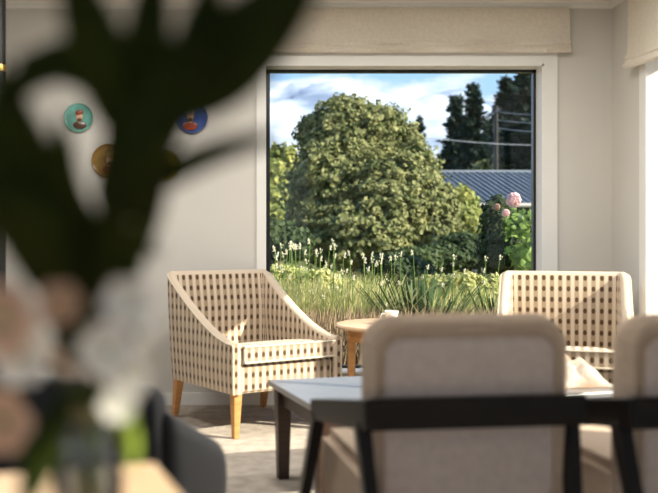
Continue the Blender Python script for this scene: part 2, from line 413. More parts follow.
# ------------------------------------------------------------ black post with brass band at far left
p = at(0, 0, 4.9)
t = thing('black_post', 'slim black post with a brass band at the far left edge', 'lamp', (p.x-.012, 4.9, 0))
bm = B(); lathe(bm, [(0, 0), (.15, 0), (.155, .008), (.15, .02), (.03, .03), (0, .03)], 36); obj('base', bm, M_dark, t)
bm = B(); tube(bm, [(0, 0, .025), (0, 0, 2.35)], .042, 20); obj('pole', bm, M_dark, t)
bm = B(); zb = EYE-(68-VY)/FPX*4.9; lathe(bm, [(.040, zb-.018), (.045, zb-.018), (.046, zb), (.045, zb+.016), (.040, zb+.016)], 28); obj('band', bm, M_brass, t)
bm = B(); lathe(bm, [(0, 2.35), (.05, 2.35), (.055, 2.37), (.05, 2.42), (0, 2.43)], 24); obj('finial', bm, M_brass, t)

# ============================================================ patterned armchairs
def make_armchair(label):
    t = thing('patterned_armchair', label, 'armchair', group='patterned armchairs by the window')
    W, D, th, z0 = .69, .74, .052, .235
    zb_, zf = .845, .50
    # plan path (outer), from front-left round the back to front-right; local front = -y
    path = []; rc = .07
    n = 14
    yf, yb = -D/2, D/2
    for i in range(n): path.append((-W/2-.0, yf+(yb-rc-yf)*i/n))
    for i in range(6):
        a = PI-(PI/2)*i/5; path.append((-W/2+rc+rc*math.cos(a), yb-rc+rc*math.sin(a)))
    for i in range(1, 10): path.append((-W/2+rc+(W-2*rc)*i/10, yb))
    for i in range(6):
        a = PI/2-(PI/2)*i/5; path.append((W/2-rc+rc*math.cos(a), yb-rc+rc*math.sin(a)))
    for i in range(n-1, -1, -1): path.append((W/2, yf+(yb-rc-yf)*i/n))
    L = 0; rings = []; us = []
    P = [Vector((x, y, 0)) for x, y in path]
    for i, p in enumerate(P):
        if i: L += (p-P[i-1]).length
        d = (P[min(i+1, len(P)-1)]-P[max(i-1, 0)]).normalized()
        nrm = Vector((d.y, -d.x, 0))      # inward
        s = (yb-p.y)/D                    # 0 back .. 1 front
        s2 = max(0, (s-.05)/.95)
        h = zb_ if s < .05 else zf+(zb_-zf)*max(0, 1-s2)**1.75
        lean = max(0, (1-s*1.9))
        ths = th*(1+.0*s)
        def q(off, z):
            k = (z-z0)/(zb_-z0)
            v = p+nrm*off; v = v+Vector((0, .05*k*lean, 0))
            v.x *= 1+.035*k*(.4+.6*lean)     # slight flare
            v.z = z; return v
        r = [q(0, z0), q(-.004, z0+(h-z0)*.33), q(-.004, z0+(h-z0)*.66), q(0, h-.018), q(.010, h-.003), q(ths*.5, h+.004), q(ths-.01, h-.003), q(ths, h-.018),
             q(ths+.012*lean, z0+(h-z0)*.66), q(ths, z0+(h-z0)*.33), q(ths, z0)]
        rings.append(r); us.append(L)
    bm = B(); vr = loft(bm, rings)
    uvl = bm.loops.layers.uv.new('UVMap')
    loc = {}; fi = {v: j for rr in vr for j, v in enumerate(rr)}
    for i, rr in enumerate(vr):
        base = 0
        for j, v in enumerate(rr):
            # v coordinate: height on outer/inner faces, running over the top
            vv = v.co.z if j <= 3 else (rings[i][3].z + (j-3)*.022 if j < 7 else rings[i][7].z+.088-(rings[i][7].z-v.co.z))
            loc[v] = (us[i]+.0, vv)
    for f in bm.faces:
        if len(f.verts) > 4:
            for l in f.loops: l[uvl].uv = (l.vert.co.x, l.vert.co.z)
        elif min(fi[v] for v in f.verts) >= 3 and max(fi[v] for v in f.verts) <= 7:
            for l in f.loops: l[uvl].uv = (0, loc[l.vert][1])
        else:
            for l in f.loops: l[uvl].uv = loc[l.vert]
    obj('upholstered_shell', bm, M_fab, t)
    # piping along the top outer edge
    bm = B(); tube(bm, [r[3]+Vector((0, 0, .006)) for r in rings], .0055, 6)
    tube(bm, [rings[0][0], rings[0][3]], .0055, 6); tube(bm, [rings[-1][0], rings[-1][3]], .0055, 6)
    obj('piping', bm, M_pipe, t)
    # front rail
    bm = B(); box(bm, -W/2+th-.005, W/2-th+.005, yf+.012, yf+.07, z0, .385); bmesh.ops.bevel(bm, geom=bm.edges[:], offset=.012, segments=3, affect='EDGES'); box_uv(bm, (.02, .012)); obj('front_rail', bm, M_fab, t)
    bm = B(); box(bm, -W/2+th-.01, W/2-th+.01, yf+.05, yb-.06, z0+.004, .262); box_uv(bm); obj('seat_deck', bm, M_fab, t, smooth=False)
    # cushion
    def cush(bm, x0, x1, y0, y1, za, zc, puff=.030):
        g = 8; nx, ny = 12, 12
        rows = []
        for side in (1, 0):
            rows.append([[None]*(ny+1) for _ in range(nx+1)])
        for s_, arr in ((1, rows[0]), (0, rows[1])):
            for i in range(nx+1):
                for j in range(ny+1):
                    u = i/nx; v = j/ny
                    px = (1-abs(2*u-1)**5)*(1-abs(2*v-1)**5)
                    z = (zc-.012+puff*px+.0 if s_ else za+.006-.006*px)
                    arr[i][j] = bm.verts.new((x0+(x1-x0)*u, y0+(y1-y0)*v, z))
        for s_, arr in ((1, rows[0]), (0, rows[1])):
            for i in range(nx):
                for j in range(ny):
                    f = (arr[i][j], arr[i+1][j], arr[i+1][j+1], arr[i][j+1])
                    bm.faces.new(f if s_ else f[::-1])
        A, Bq = rows
        per = [(i, 0) for i in range(nx)]+[(nx, j) for j in range(ny)]+[(i, ny) for i in range(nx, 0, -1)]+[(0, j) for j in range(ny, 0, -1)]
        for k in range(len(per)):
            a = per[k]; b = per[(k+1) % len(per)]
            bm.faces.new((Bq[a[0]][a[1]], Bq[b[0]][b[1]], A[b[0]][b[1]], A[a[0]][a[1]]))
        return [A[a[0]][a[1]].co.copy() for a in per], [Bq[a[0]][a[1]].co.copy() for a in per]
    bm = B(); top, bot = cush(bm, -W/2+th+.004, W/2-th-.004, yf-.018, yb-.08, .388, .488)
    for v in bm.verts: v.co.z -= .15*(v.co.y-yf)
    top = [q-Vector((0, 0, .15*(q.y-yf))) for q in top]; bot = [q-Vector((0, 0, .15*(q.y-yf))) for q in bot]
    box_uv(bm, (.02, .03)); c = obj('seat_cushion', bm, M_fab, t)
    bm = B(); tube(bm, top+[top[0]], .0055, 6, False); tube(bm, bot+[bot[0]], .0055, 6, False); obj('cushion_piping', bm, M_pipe, c)
    for sx in (-1, 1):
        for sy in (-1, 1):
            bm = B(); x = sx*(W/2-.045); y = sy*(D/2-.05)
            kick = .0 if sy < 0 else .045
            beam(bm, (x, y, z0+.012), (x+sx*.004, y+kick, 0), .050, .050, .030, .030)
            obj('leg', bm, M_oak, t, bev=.004)
    return t
a1 = make_armchair('dotted beige armchair with oak legs against the wall left of window')
rz = R(33)
# front-left leg lands near px (239,432)
fl = Vector((( 236-VX)/FPX*4.74, 4.74, 0))
off = Matrix.Rotation(rz, 3, 'Z') @ Vector((-(.345-.045), -(.37-.05), 0))
a1.location = fl-off; a1.rotation_euler = (0, 0, rz)
a2 = dup(a1, (1.585, 4.93, 0), R(-18), 'dotted beige armchair in the right corner, sunlit, behind the dining chairs')

# ------------------------------------------------------------ round side table + cup
stx, sty, sth = (402-VX)/FPX*5.25, 5.2, .555
t = thing('side_table', 'round honey oak side table between the two dotted armchairs', 'table', (stx, sty, 0))
bm = B(); lathe(bm, [(0, sth-.024), (.372, sth-.024), (.382, sth-.012), (.378, sth-.002), (.37, sth), (0, sth)], 56); obj('tabletop', bm, wood_mat('pale_oak_top', (.60, .40, .24), (.68, .48, .30), .3), t)
bm = B(); lathe(bm, [(.31, sth-.09), (.33, sth-.09), (.33, sth-.025), (.31, sth-.025), (.31, sth-.09)], 48); obj('apron', bm, M_oak, t)
for k in range(4):
    a = PI/4+R(62)+k*PI/2; x, y = .315*math.cos(a), .315*math.sin(a)
    bm = B(); beam(bm, (x, y, sth-.03), (x*1.02, y*1.02, 0), .048, .048, .032, .032); obj('leg', bm, M_oak, t, bev=.005)
t = thing('cup', 'small white cup standing on the round side table', 'cup', ((391-VX)/FPX*5.18, 5.16, sth))
bm = B(); lathe(bm, [(0, 0), (.022, 0), (.026, .004), (.036, .05), (.040, .075), (.037, .075), (.033, .05), (.022, .008), (0, .008)], 24); obj('bowl', bm, M_ceram, t)
bm = B(); tube(bm, [(-.034, 0, .06), (-.055, 0, .058), (-.062, 0, .042), (-.053, 0, .026), (-.031, 0, .022)], .0045, 8); obj('handle', bm, M_ceram, t)

# ============================================================ coffee table
CT = .42
L0 = Vector((-.012, 3.99, 0)); ang = R(15)
ux = Vector((math.cos(ang), math.sin(ang), 0)); uy = Vector((math.sin(ang), -math.cos(ang), 0))
TL, TW = 1.36, .66
cc = L0+ux*TL/2+uy*TW/2
t = thing('coffee_table', 'low dark wooden coffee table with shiny top behind dining chairs', 'table', (cc.x, cc.y, 0), ang)
bm = B(); box(bm, -TL/2, TL/2, -TW/2, TW/2, CT-.024, CT)
M_ttop = wood_mat('lacquered_sky_sheen_top', (.15, .15, .155), (.20, .20, .205), .38, spec=.8); M_ttop.node_tree.nodes['Principled BSDF'].inputs['Coat Weight'].default_value = 1; M_ttop.node_tree.nodes['Principled BSDF'].inputs['Coat Roughness'].default_value = .32  # base grey lifted above the dark wood to carry reflected sky
obj('tabletop', bm, M_ttop, t, bev=.005)
bm = B()
for s in (-1, 1):
    box(bm, -TL/2+.05, TL/2-.05, s*(TW/2-.045)-.011, s*(TW/2-.045)+.011, CT-.10, CT-.022)
    box(bm, s*(TL/2-.055)-.011, s*(TL/2-.055)+.011, -TW/2+.05, TW/2-.05, CT-.10, CT-.022)
obj('apron', bm, M_walnut, t, smooth=False)
for sx in (-1, 1):
    for sy in (-1, 1):
        bm = B(); x = sx*(TL/2-.055); y = sy*(TW/2-.055)
        beam(bm, (x, y, CT-.022), (x, y, 0), .066, .066, .046, .046); obj('leg', bm, M_walnut, t, bev=.004)
# crumpled throw lying on the right end of the table
random.seed(5)
bm = B(); c0 = cc+ux*(.50)+uy*(.04)
nx, ny = 36, 26; gv = []
for i in range(nx+1):
    row = []
    for j in range(ny+1):
        u = i/nx-.5; v = j/ny-.5
        e_ = max(0, 1-(abs(u)*2)**3)*max(0, 1-(abs(v)*2)**3)
        h = e_*(.030+.060*(u+.5)+.045*abs(noise.noise(Vector((u*5, v*5, 2))))*2+.02*math.sin(u*18+v*9))
        q = c0+ux*(u*.34+.02*noise.noise(Vector((v*5, u*3, 7))))+uy*(v*.42+.02*noise.noise(Vector((u*4, v*2, 3))))
        row.append(bm.verts.new((q.x-c0.x, q.y-c0.y, .004+max(h, 0))))
    gv.append(row)
for i in range(nx):
    for j in range(ny): bm.faces.new((gv[i][j], gv[i][j+1], gv[i+1][j+1], gv[i+1][j]))
bmesh.ops.solidify(bm, geom=bm.faces[:], thickness=.004)
ob = obj('folded_throw', bm, mat('cream_wool', (.80, .74, .66), .9, .1, col2=(.55, .36, .24), vscale=9, bump=.5, bscale=90), None); ob.location = (c0.x, c0.y, CT+.002)
tag(ob, 'crumpled cream and tan throw on the far right end of coffee table', 'throw')

# ============================================================ dining armchairs with a wrap-round black rail
def make_dining(label):
    # local: faces +y (away from camera); rail back outer face at y=0
    t = thing('dining_chair', label, 'chair', group='linen dining chairs with black frames')
    W = .492
    # --- upholstered back: rounded-rectangle slices from rear to front
    def rr(w, zb, zt, r, y, n=6, lean=.10):
        pts = []
        for cx, cz, a0 in ((w/2-r, zt-r, 0), (-w/2+r, zt-r, PI/2), (-w/2+.02, zb+.02, PI), (w/2-.02, zb+.02, 3*PI/2)):
            rad = r if cz > .6 else .02
            for k in range(n+1):
                a = a0+PI/2*k/n; z = cz+rad*math.sin(a)
                crown = .012*(1-(2*(cx+rad*math.cos(a))/w)**2) if cz > .6 else 0
                z += crown
                pts.append((cx+rad*math.cos(a), y-lean*(z-.45)*.35, z))
        return pts
    bm = B()
    sl = [(W-.05, .815, .045, .036), (W-.030, .822, .052, .030), (W-.014, .832, .060, .034), (W-.004, .842, .066, .055), (W, .846, .066, .085), (W-.006, .842, .062, .115), (W-.03, .830, .05, .128), (W-.08, .80, .04, .134)]
    loft(bm, [rr(w_, .40+k*.0, z, r, y) for k, (w_, z, r, y) in enumerate(sl)])
    back = obj('backrest', bm, M_linen_lit, t)
    bm = B()
    sl2 = [(W-.12, .77, .03, .027), (W-.086, .790, .036, .028), (W-.076, .796, .040, .033), (W-.076, .796, .040, .042)]
    loft(bm, [rr(w_, .42, z, r, y) for (w_, z, r, y) in sl2]); obj('rear_panel', bm, M_linen, back)
    # welt round the rear panel
    pts = rr(W-.07, .42, .799, .042, .031)
    bm = B(); tube(bm, [Vector(p) for p in pts]+[Vector(pts[0])], .0035, 6, False); obj('welt', bm, M_linen_lit, back)
    # --- seat
    bm = B(); box(bm, -W/2-.004, W/2+.004, .06, .58, .28, .485)
    bmesh.ops.bevel(bm, geom=bm.edges[:], offset=.025, segments=4, affect='EDGES'); obj('seat', bm, M_linen_lit, t)
    bm = B(); box(bm, -W/2+.03, W/2-.03, .10, .54, .24, .283); obj('seat_frame', bm, M_black, t, bev=.004)
    # --- rail: back plank and two arms sloping forwards
    zr, hr = .632, .072
    Wr = .530
    bm = B(); box(bm, -Wr/2, Wr/2, -.028, 0.0, zr-hr/2, zr+hr/2); obj('back_rail', bm, M_black, t, bev=.004)
    for s in (-1, 1):
        bm = B()
        x = s*(Wr/2)
        p0 = Vector((x-s*.012, -.024, zr)); p1 = Vector((x+s*.022, .47, zr-.074))
        beam(bm, p0, p1, .028, hr, .028, .056, up=(0, 0, 1)); arm = obj('arm_rail', bm, M_black, t, bev=.004)
        bm = B(); a = p0.lerp(p1, .14)
        beam(bm, a+Vector((0, 0, -.02)), (x-s*.05, -.10, 0), .034, .046, .026, .03); obj('leg', bm, M_black, t, bev=.004)
        bm = B(); a = p0.lerp(p1, .93)
        beam(bm, a+Vector((0, 0, -.015)), (x+s*.024, .84, 0), .034, .046, .026, .03); obj('leg', bm, M_black, t, bev=.004)
        # side stretcher
        bm = B(); beam(bm, (x-s*.036, -.062, .22), (x+s*.022, .66, .22), .02, .032, up=(0, 0, 1)); obj('stretcher', bm, M_black, t, bev=.003)
    bm = B(); beam(bm, (-Wr/2+.01, .2, .245), (Wr/2-.01, .2, .245), .02, .032, up=(0, 0, 1)); obj('stretcher', bm, M_black, t, bev=.003)
    bm = B(); box(bm, -Wr/2, Wr/2, .30, .325, .245, .28); obj('cross_rail', bm, M_black, t, bev=.003)
    return t
d1 = make_dining('linen dining chair with black rail, centre foreground before the coffee table')
d1.location = ((477-VX)/FPX*2.10, 2.13, 0); d1.rotation_euler = (0, 0, R(8))
d2 = dup(d1, ((632-VX)/FPX*2.10+.256, 2.15, 0), R(8), 'linen dining chair with black rail, cut off by the right edge')

# ============================================================ charcoal tub chair
t = thing('tub_chair', 'charcoal grey upholstered tub chair at lower left behind the vase', 'chair', (-.545, 2.12, 0), R(-12))
W = .60
def slab(pts_lo, pts_hi, th, r=.03):
    pass
# backrest (local y=0 at rear, faces +y)
bm = B(); rings = []
for x, k in ((-.30, .6), (-.285, .9), (-.22, 1), (0, 1), (.22, 1), (.285, .9), (.30, .6)):
    zt = .71-(1-k)*.10; rings.append([(x, -.0-.02*(1-k), .14), (x, -.012, .45), (x, -.035, zt-.03), (x, -.02, zt-.004), (x, .03, zt), (x, .08, zt-.01), (x, .095, zt-.04), (x, .10, .45), (x, .11, .14)])
loft(bm, rings); obj('backrest', bm, M_char, t, sub=1)
for s in (-1, 1):
    bm = B(); rings = []
    for i in range(11):
        u = i/10; y = .02+u*.54; zt = .655-.20*u-(.06 if i == 10 else 0)
        xo = s*(.325-.0*u); xi = s*(.215)
        e_ = .012 if i in (0, 10) else 0
        rings.append([(xo-s*e_, y, .14), (xo-s*e_+s*.004, y, .40), (xo-s*e_, y, zt-.035), (xo-s*.014, y, zt-.008), (s*.27, y, zt), (xi+s*.014, y, zt-.008), (xi+s*e_, y, zt-.035), (xi, y, .14)])
    if s < 0: rings = [r[::-1] for r in rings]
    loft(bm, rings); obj('arm', bm, M_char, t, sub=1)
bm = B(); box(bm, -.212, .212, .10, .58, .30, .44); bmesh.ops.bevel(bm, geom=bm.edges[:], offset=.03, segments=3, affect='EDGES'); obj('seat_cushion', bm, M_char, t)
bm = B(); box(bm, -.22, .22, .06, .55, .15, .305); obj('seat_base', bm, M_char, t)
for sx in (-1, 1):
    for sy in (.05, .50):
        bm = B(); tube(bm, [(sx*.25, sy, .145), (sx*.26, sy, 0)], [.02, .013], 12); obj('leg', bm, M_black, t)

# ============================================================ near dining table
TH = .74
A = Vector((-.150, 1.20, 0)); dr = Vector((.055, -.17, 0)).normalized(); dl = Vector((-dr.y, dr.x, 0))  # right edge towards camera ; far edge to the left
if dl.x > 0: dl = -dl
t = thing('dining_table', 'pale oak table in the near left corner under the vase', 'table', (A.x, A.y, 0), math.atan2(-dl.y, -dl.x))
# local: -x along far edge, y away from camera; corner at origin
bm = B(); box(bm, -1.5, 0, -.85, 0, TH-.03, TH); obj('tabletop', bm, M_tabtop, t, bev=.006)
bm = B()
box(bm, -1.43, -.07, -.09, -.07, TH-.11, TH-.028); box(bm, -1.43, -.07, -.78, -.76, TH-.11, TH-.028); box(bm, -.09, -.07, -.78, -.07, TH-.11, TH-.028); box(bm, -1.43, -1.41, -.78, -.07, TH-.11, TH-.028)
obj('apron', bm, M_tabtop, t, smooth=False)
for x in (-.085, -1.415):
    for y in (-.085, -.765):
        bm = B(); beam(bm, (x, y, TH-.03), (x, y, 0), .065, .065, .04, .04); obj('leg', bm, M_tabtop, t, bev=.004)

# ============================================================ vase and flower arrangement
VD = .86
vc = Vector(((88-VX)/FPX*VD, VD, TH))
t = thing('glass_vase', 'clear glass vase of water on the pale oak table', 'vase', vc)
bm = B(); lathe(bm, [(0, 0), (.028, 0), (.031, .004), (.033, .06), (.031, .10), (.027, .125), (.030, .135), (.028, .135), (.025, .124), (.029, .10), (.031, .06), (.029, .008), (0, .008)], 40); obj('glass_body', bm, M_vase, t)
bm = B(); lathe(bm, [(0, .009), (.028, .009), (.0298, .06), (.0285, .092), (0, .092)], 32); obj('water', bm, M_water, t)

t = thing('flower_arrangement', 'blurred dark leaves and pale blooms standing in the glass vase', 'flowers', vc)
def rel(px, py, d): return at(px, py, d)-vc
random.seed(11)
mouth = Vector((0, 0, .13))
def leaf(b, c, tp, w_px, d0, d1, m=M_leafdk, tw=0, dc=None):
    """quadratic centre line; a folded, tapering blade"""
    d0 *= .86; d1 *= .80; dc = dc or (d0+d1)/2
    P0, P1, P2 = rel(*b, d0), rel(*c, dc), rel(*tp, d1)
    wd = w_px/FPX*(d0+d1)/2
    bm = B(); n = 16; cols = []
    for i in range(n+1):
        u = i/n; p = P0*(1-u)**2+P1*2*u*(1-u)+P2*u*u
        tg = ((P1-P0)*(1-u)+(P2-P1)*u).normalized()
        side = tg.cross(Vector((math.sin(tw), math.cos(tw), .15))).normalized(); nn = side.cross(tg)
        ww = wd/2*(math.sin(PI*min(1, u**.8*.97+.03))**.75+.03)
        cols.append([bm.verts.new(p+side*ww*k+nn*(abs(k)**1.5*ww*.35)+nn*.0015*math.sin(u*14+k*3)) for k in (-1, -.5, 0, .5, 1)])
    for a, b_ in zip(cols, cols[1:]):
        for k in range(4): bm.faces.new((a[k], a[k+1], b_[k+1], b_[k]))
    bmesh.ops.solidify(bm, geom=bm.faces[:], thickness=.0006)
    return obj('leaf', bm, m, t)
def stem(pts, r=.0025, m=M_stem, nm='stem'):
    bm = B(); P = [mouth*0+Vector((random.uniform(-.012, .012), random.uniform(-.012, .012), .02)), mouth+Vector((random.uniform(-.012, .012), random.uniform(-.01, .01), 0))]+[rel(*q) for q in pts]
    Q = []
    for i in range(len(P)-1):
        for k in range(4): Q.append(P[i].lerp(P[i+1], k/4))
    Q.append(P[-1]); tube(bm, Q, r, 8)
    return obj(nm, bm, m, t)
stem([(100, 330, .80), (120, 230, .74), (150, 130, .70)], .0065)
stem([(95, 340, .84), (85, 260, .80), (60, 180, .74)], .006)
stem([(110, 350, .86), (120, 310, .84), (128, 305, .83)])
stem([(80, 350, .86), (62, 310, .84)])
stem([(60, 380, .86), (20, 340, .80), (8, 325, .78)])
stem([(105, 370, .88), (110, 352, .88)])
stem([(70, 380, .9), (45, 360, .9), (35, 350, .9)])
LV = [  # base, control, tip, width px, depth base, depth tip
 ((145, 110), (235, 72), (332, -60), 88, .70, .66),
 ((125, 205), (190, 145), (296, 135), 30, .72, .70),
 ((108, 300), (132, 180), (172, 60), 66, .76, .70),
 ((105, 200), (150, 90), (154, -80), 56, .74, .70),
 ((140, 150), (100, 70), (60, -60), 66, .72, .68),
 ((118, 85), (55, 20), (-14, 122), 44, .73, .70),
 ((85, 310), (15, 230), (2, 60), 90, .80, .72),
 ((100, 330), (60, 240), (14, 110), 80, .82, .76),
 ((105, 330), (128, 220), (112, 70), 54, .80, .74),
 ((130, 160), (198, 80), (216, -60), 56, .70, .68),
 ((100, 215), (132, 140), (200, 46), 60, .74, .70),
 ((95, 380), (60, 330), (72, 215), 60, .84, .80),
 ((100, 380), (125, 320), (112, 225), 50, .84, .80),
 ((80, 300), (40, 220), (-30, 190), 70, .78, .72),
 ((120, 190), (160, 120), (196, 40), 60, .73, .69),
 ((118, 95), (70, 55), (10, 60), 36, .76, .72),
 ((90, 260), (50, 190), (62, 110), 40, .78, .73),
 ((108, 240), (140, 190), (172, 110), 50, .73, .70),
]
for L_ in LV: leaf(*L_, tw=random.uniform(-.25, .25))
# two leaves that droop beside the vase
leaf((75, 425), (35, 430), (22, 520), 46, .86, .82, tw=.2)
leaf((85, 410), (50, 400), (45, 470), 36, .86, .82, tw=.2)
leaf((110, 398), (128, 415), (134, 470), 24, .86, .86, m=M_lime, tw=.1)
def flower(px, py, d, r_px, m, label=None):
    r_px *= 1.25
    c = rel(px, py, d); r = r_px/FPX*d
    bm = B()
    lathe(bm, [(0, -.25*r), (.12*r, -.2*r), (.18*r, 0), (.1*r, .12*r), (0, .15*r)], 12); bm.transform(Matrix.Translation(c) @ Matrix.Rotation(PI/2, 4, 'X'))
    fl = obj('flower', bm, M_lime, t); fl['label'] = label or 'pale flower'
    for k in range(6):
        a = k*PI/3+random.uniform(-.15, .15); bm = B(); cols = []
        for i in range(7):
            u = i/6; rr_ = r*u; ww = r*.52*math.sin(PI*(u*.86+.07))**.8; lift = -r*.35*u*u if k % 2 else -r*.25*u
            cols.append([bm.verts.new((rr_, w_*ww, -lift+abs(w_)*ww*.2)) for w_ in (-1, -.4, .4, 1)])
        for x_, y_ in zip(cols, cols[1:]):
            for q in range(3): bm.faces.new((x_[q], x_[q+1], y_[q+1], y_[q]))
        bmesh.ops.solidify(bm, geom=bm.faces[:], thickness=.0005)
        bm.transform(Matrix.Translation(c) @ Matrix.Rotation(PI/2, 4, 'X') @ Matrix.Rotation(a, 4, 'Z'))
        obj('petal', bm, m, fl)
for q in ((61, 303, .66, 18, M_peach), (130, 303, .64, 22, M_white), (108, 350, .66, 24, M_white), (2, 320, .62, 32, M_peach), (128, 376, .68, 18, M_white),
          (22, 356, .70, 24, M_white), (75, 352, .72, 18, M_peach), (4, 420, .72, 26, M_peach), (118, 404, .72, 15, M_white), (150, 250, .66, 10, M_white), (128, 214, .62, 9, M_white)):
    flower(*q, 'white flower' if q[4] is M_white else 'peach flower')

# ============================================================ OUTSIDE
GZ = -.25
bm = B(); n = 40
gv = [[None]*(n+1) for _ in range(n+1)]
for i in range(n+1):
    for j in range(n+1):
        x = -60+120*i/n; y = WY+T+.02+(90*(j/n)**1.6)
        z = GZ+.15*noise.noise(Vector((x*.12, y*.12, 0)))*min(1, (y-6)*.2)
        gv[i][j] = bm.verts.new((x, y, z))
for i in range(n):
    for j in range(n): bm.faces.new((gv[i][j], gv[i+1][j], gv[i+1][j+1], gv[i][j+1]))
struct('ground', bm, M_grassgr)
bm = B(); box(bm, XR+T, 40, -30, WY+T+.02, GZ-.2, GZ); box(bm, -40, XL-.18, -30, WY+T+.02, GZ-.2, GZ); box(bm, XL-.18, XR+T, -30, YB-.18, GZ-.2, GZ)
struct('terrace', bm, mat('pale_paving', (.50, .47, .42), .9, .1, var=.15, vscale=1.5), smooth=False)

def foliage(blobs, nleaf, size, m, name='foliage', parent=None, seed=1, core=True, elong=1.5, inner=.82, coremat=None):
    """leaves scattered over lumpy crowns; each blob = (centre, rx, ry, rz)"""
    rnd = random.Random(seed)
    V = []; F = []
    tot = sum((b[1]*b[3])**1.0 for b in blobs)
    for b in blobs:
        c = Vector(b[0]); k = int(nleaf*(b[1]*b[3])/tot)
        for _ in range(k):
            z = rnd.uniform(-1, 1); a = rnd.uniform(0, 2*PI); s = math.sqrt(1-z*z)
            d = Vector((s*math.cos(a), s*math.sin(a), z))
            if d.y > .55 : d.y = -d.y
            lump = 1+.24*noise.noise(d*2.6+c*.7)+.26*noise.noise(d*6.5+c)+.12*noise.noise(d*14+c)
            rr_ = lump*rnd.uniform(inner, 1.04)
            p = c+Vector((d.x*b[1], d.y*b[2], d.z*b[3]))*rr_
            nn = (d+Vector((rnd.gauss(0, .55), rnd.gauss(0, .55), rnd.gauss(0, .55)+.25))).normalized()
            t1 = nn.cross(Vector((rnd.gauss(0, 1), rnd.gauss(0, 1), rnd.gauss(0, 1)))).normalized(); t2 = nn.cross(t1)
            sz = size*rnd.uniform(.6, 1.35); i0 = len(V)
            V += [p-t1*sz*elong*.5, p+t2*sz*.5, p+t1*sz*elong*.5+nn*sz*.12, p-t2*sz*.5]
            F.append((i0, i0+1, i0+2, i0+3))
        if core:
            bm = B(); bmesh.ops.create_icosphere(bm, subdivisions=3, radius=1)
            i0 = len(V)
            for v in bm.verts:
                d = v.co.normalized(); lump = (1+.24*noise.noise(d*2.6+c*.7)+.26*noise.noise(d*6.5+c))*.74
                V.append(c+Vector((d.x*b[1], d.y*b[2], d.z*b[3]))*lump)
            bm.faces.ensure_lookup_table()
            for f in bm.faces: F.append(tuple(i0+v.index for v in f.verts))
            bm.free()
    me = bpy.data.meshes.new(name); me.from_pydata(V, [], F); me.materials.append(m)
    ob = bpy.data.objects.new(name, me); COL.objects.link(ob)
    if parent: ob.parent = parent
    return ob
def pb(px, py, d, rx, rz, ry=None):
    return (at(px, py, d), rx*d/FPX, (ry if ry else rx)*d/FPX, rz*d/FPX)
def tree(name, label, cat, blobs, nleaf, size, m, base, tr=.15, seed=1, group=None, **k):
    t = thing(name, label, cat, (base[0], base[1], GZ), 0, group)
    B2 = [((b[0]-Vector((base[0], base[1], GZ))), b[1], b[2], b[3]) for b in blobs]
    foliage(B2, nleaf, size, m, 'foliage', t, seed, **k)
    zt = max(b[0].z for b in B2)
    bm = B(); tube(bm, [(0, 0, 0), (.05, 0, zt*.4), (0, .05, zt)], [tr, tr*.8, tr*.3], 10); obj('trunk', bm, M_bark, t)
    return t
# the big round olive tree
D = 20
bl = [pb(345, 150, D, 42, 44), pb(382, 150, D+.4, 36, 40), pb(330, 190, D-.6, 42, 46), pb(385, 200, D-.8, 52, 48), pb(355, 235, D-1, 62, 36), pb(418, 215, D-.5, 38, 44),
      pb(405, 170, D, 32, 32), pb(322, 135, D+.3, 25, 24), pb(343, 120, D, 26, 24), pb(370, 127, D, 30, 22), pb(435, 240, D-1, 28, 30), pb(312, 225, D-.3, 28, 34)]
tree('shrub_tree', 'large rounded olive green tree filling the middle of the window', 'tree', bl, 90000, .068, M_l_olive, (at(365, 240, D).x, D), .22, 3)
# lighter trees at the left
bl = [pb(278, 175, 26, 26, 28), pb(272, 215, 25, 30, 30), pb(295, 225, 25, 22, 30), pb(250, 185, 26, 28, 30)]
tree('leafy_tree', 'yellow green leafy tree at the left edge of the window view', 'tree', bl, 14000, .11, M_l_light, (at(275, 240, 26).x, 26), .2, 4)
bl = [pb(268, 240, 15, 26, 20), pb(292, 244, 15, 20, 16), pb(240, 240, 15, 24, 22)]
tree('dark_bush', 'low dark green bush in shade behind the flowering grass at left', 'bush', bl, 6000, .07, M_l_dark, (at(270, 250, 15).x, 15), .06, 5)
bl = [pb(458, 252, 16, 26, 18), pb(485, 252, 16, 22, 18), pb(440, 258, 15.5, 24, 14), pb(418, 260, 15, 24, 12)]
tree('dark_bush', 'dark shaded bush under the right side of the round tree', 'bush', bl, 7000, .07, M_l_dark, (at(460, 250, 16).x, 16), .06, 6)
for q_, lb_, sd_ in (([pb(285, 285, 9.2, 24, 20), pb(318, 288, 9.0, 26, 18), pb(350, 294, 9.1, 20, 14)], 'pale yellow green mound of foliage among the grass at left', 17),
                     ([pb(432, 292, 9.1, 20, 16), pb(462, 290, 9.0, 24, 17), pb(490, 292, 9.1, 20, 16)], 'pale yellow green mound of foliage among the grass at right', 18)):
    tree('foliage_mound', lb_, 'plant', q_, 5000, .035, M_l_pale, (q_[1][0].x, 9.1), .02, sd_, coremat=None)
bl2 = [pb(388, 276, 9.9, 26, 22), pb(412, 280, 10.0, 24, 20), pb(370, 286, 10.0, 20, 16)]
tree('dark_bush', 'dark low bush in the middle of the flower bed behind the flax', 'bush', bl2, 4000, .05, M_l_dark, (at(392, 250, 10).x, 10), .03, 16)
bl = [pb(462, 212, 22, 16, 24), pb(468, 232, 21.6, 20, 24), pb(448, 235, 21.8, 16, 18)]
tree('leafy_shrub', 'yellow green shrub standing in front of the grey roof', 'shrub', bl, 5500, .10, M_l_light, (at(464, 240, 22).x, 22), .08, 7)
bl = [pb(512, 166, 48, 24, 14), pb(492, 170, 49, 16, 10), pb(535, 168, 48, 20, 14)]
tree('leafy_tree', 'low olive tree just above the grey roof ridge', 'tree', bl, 3500, .22, M_l_olive, (at(512, 200, 48).x, 48), .2, 8)
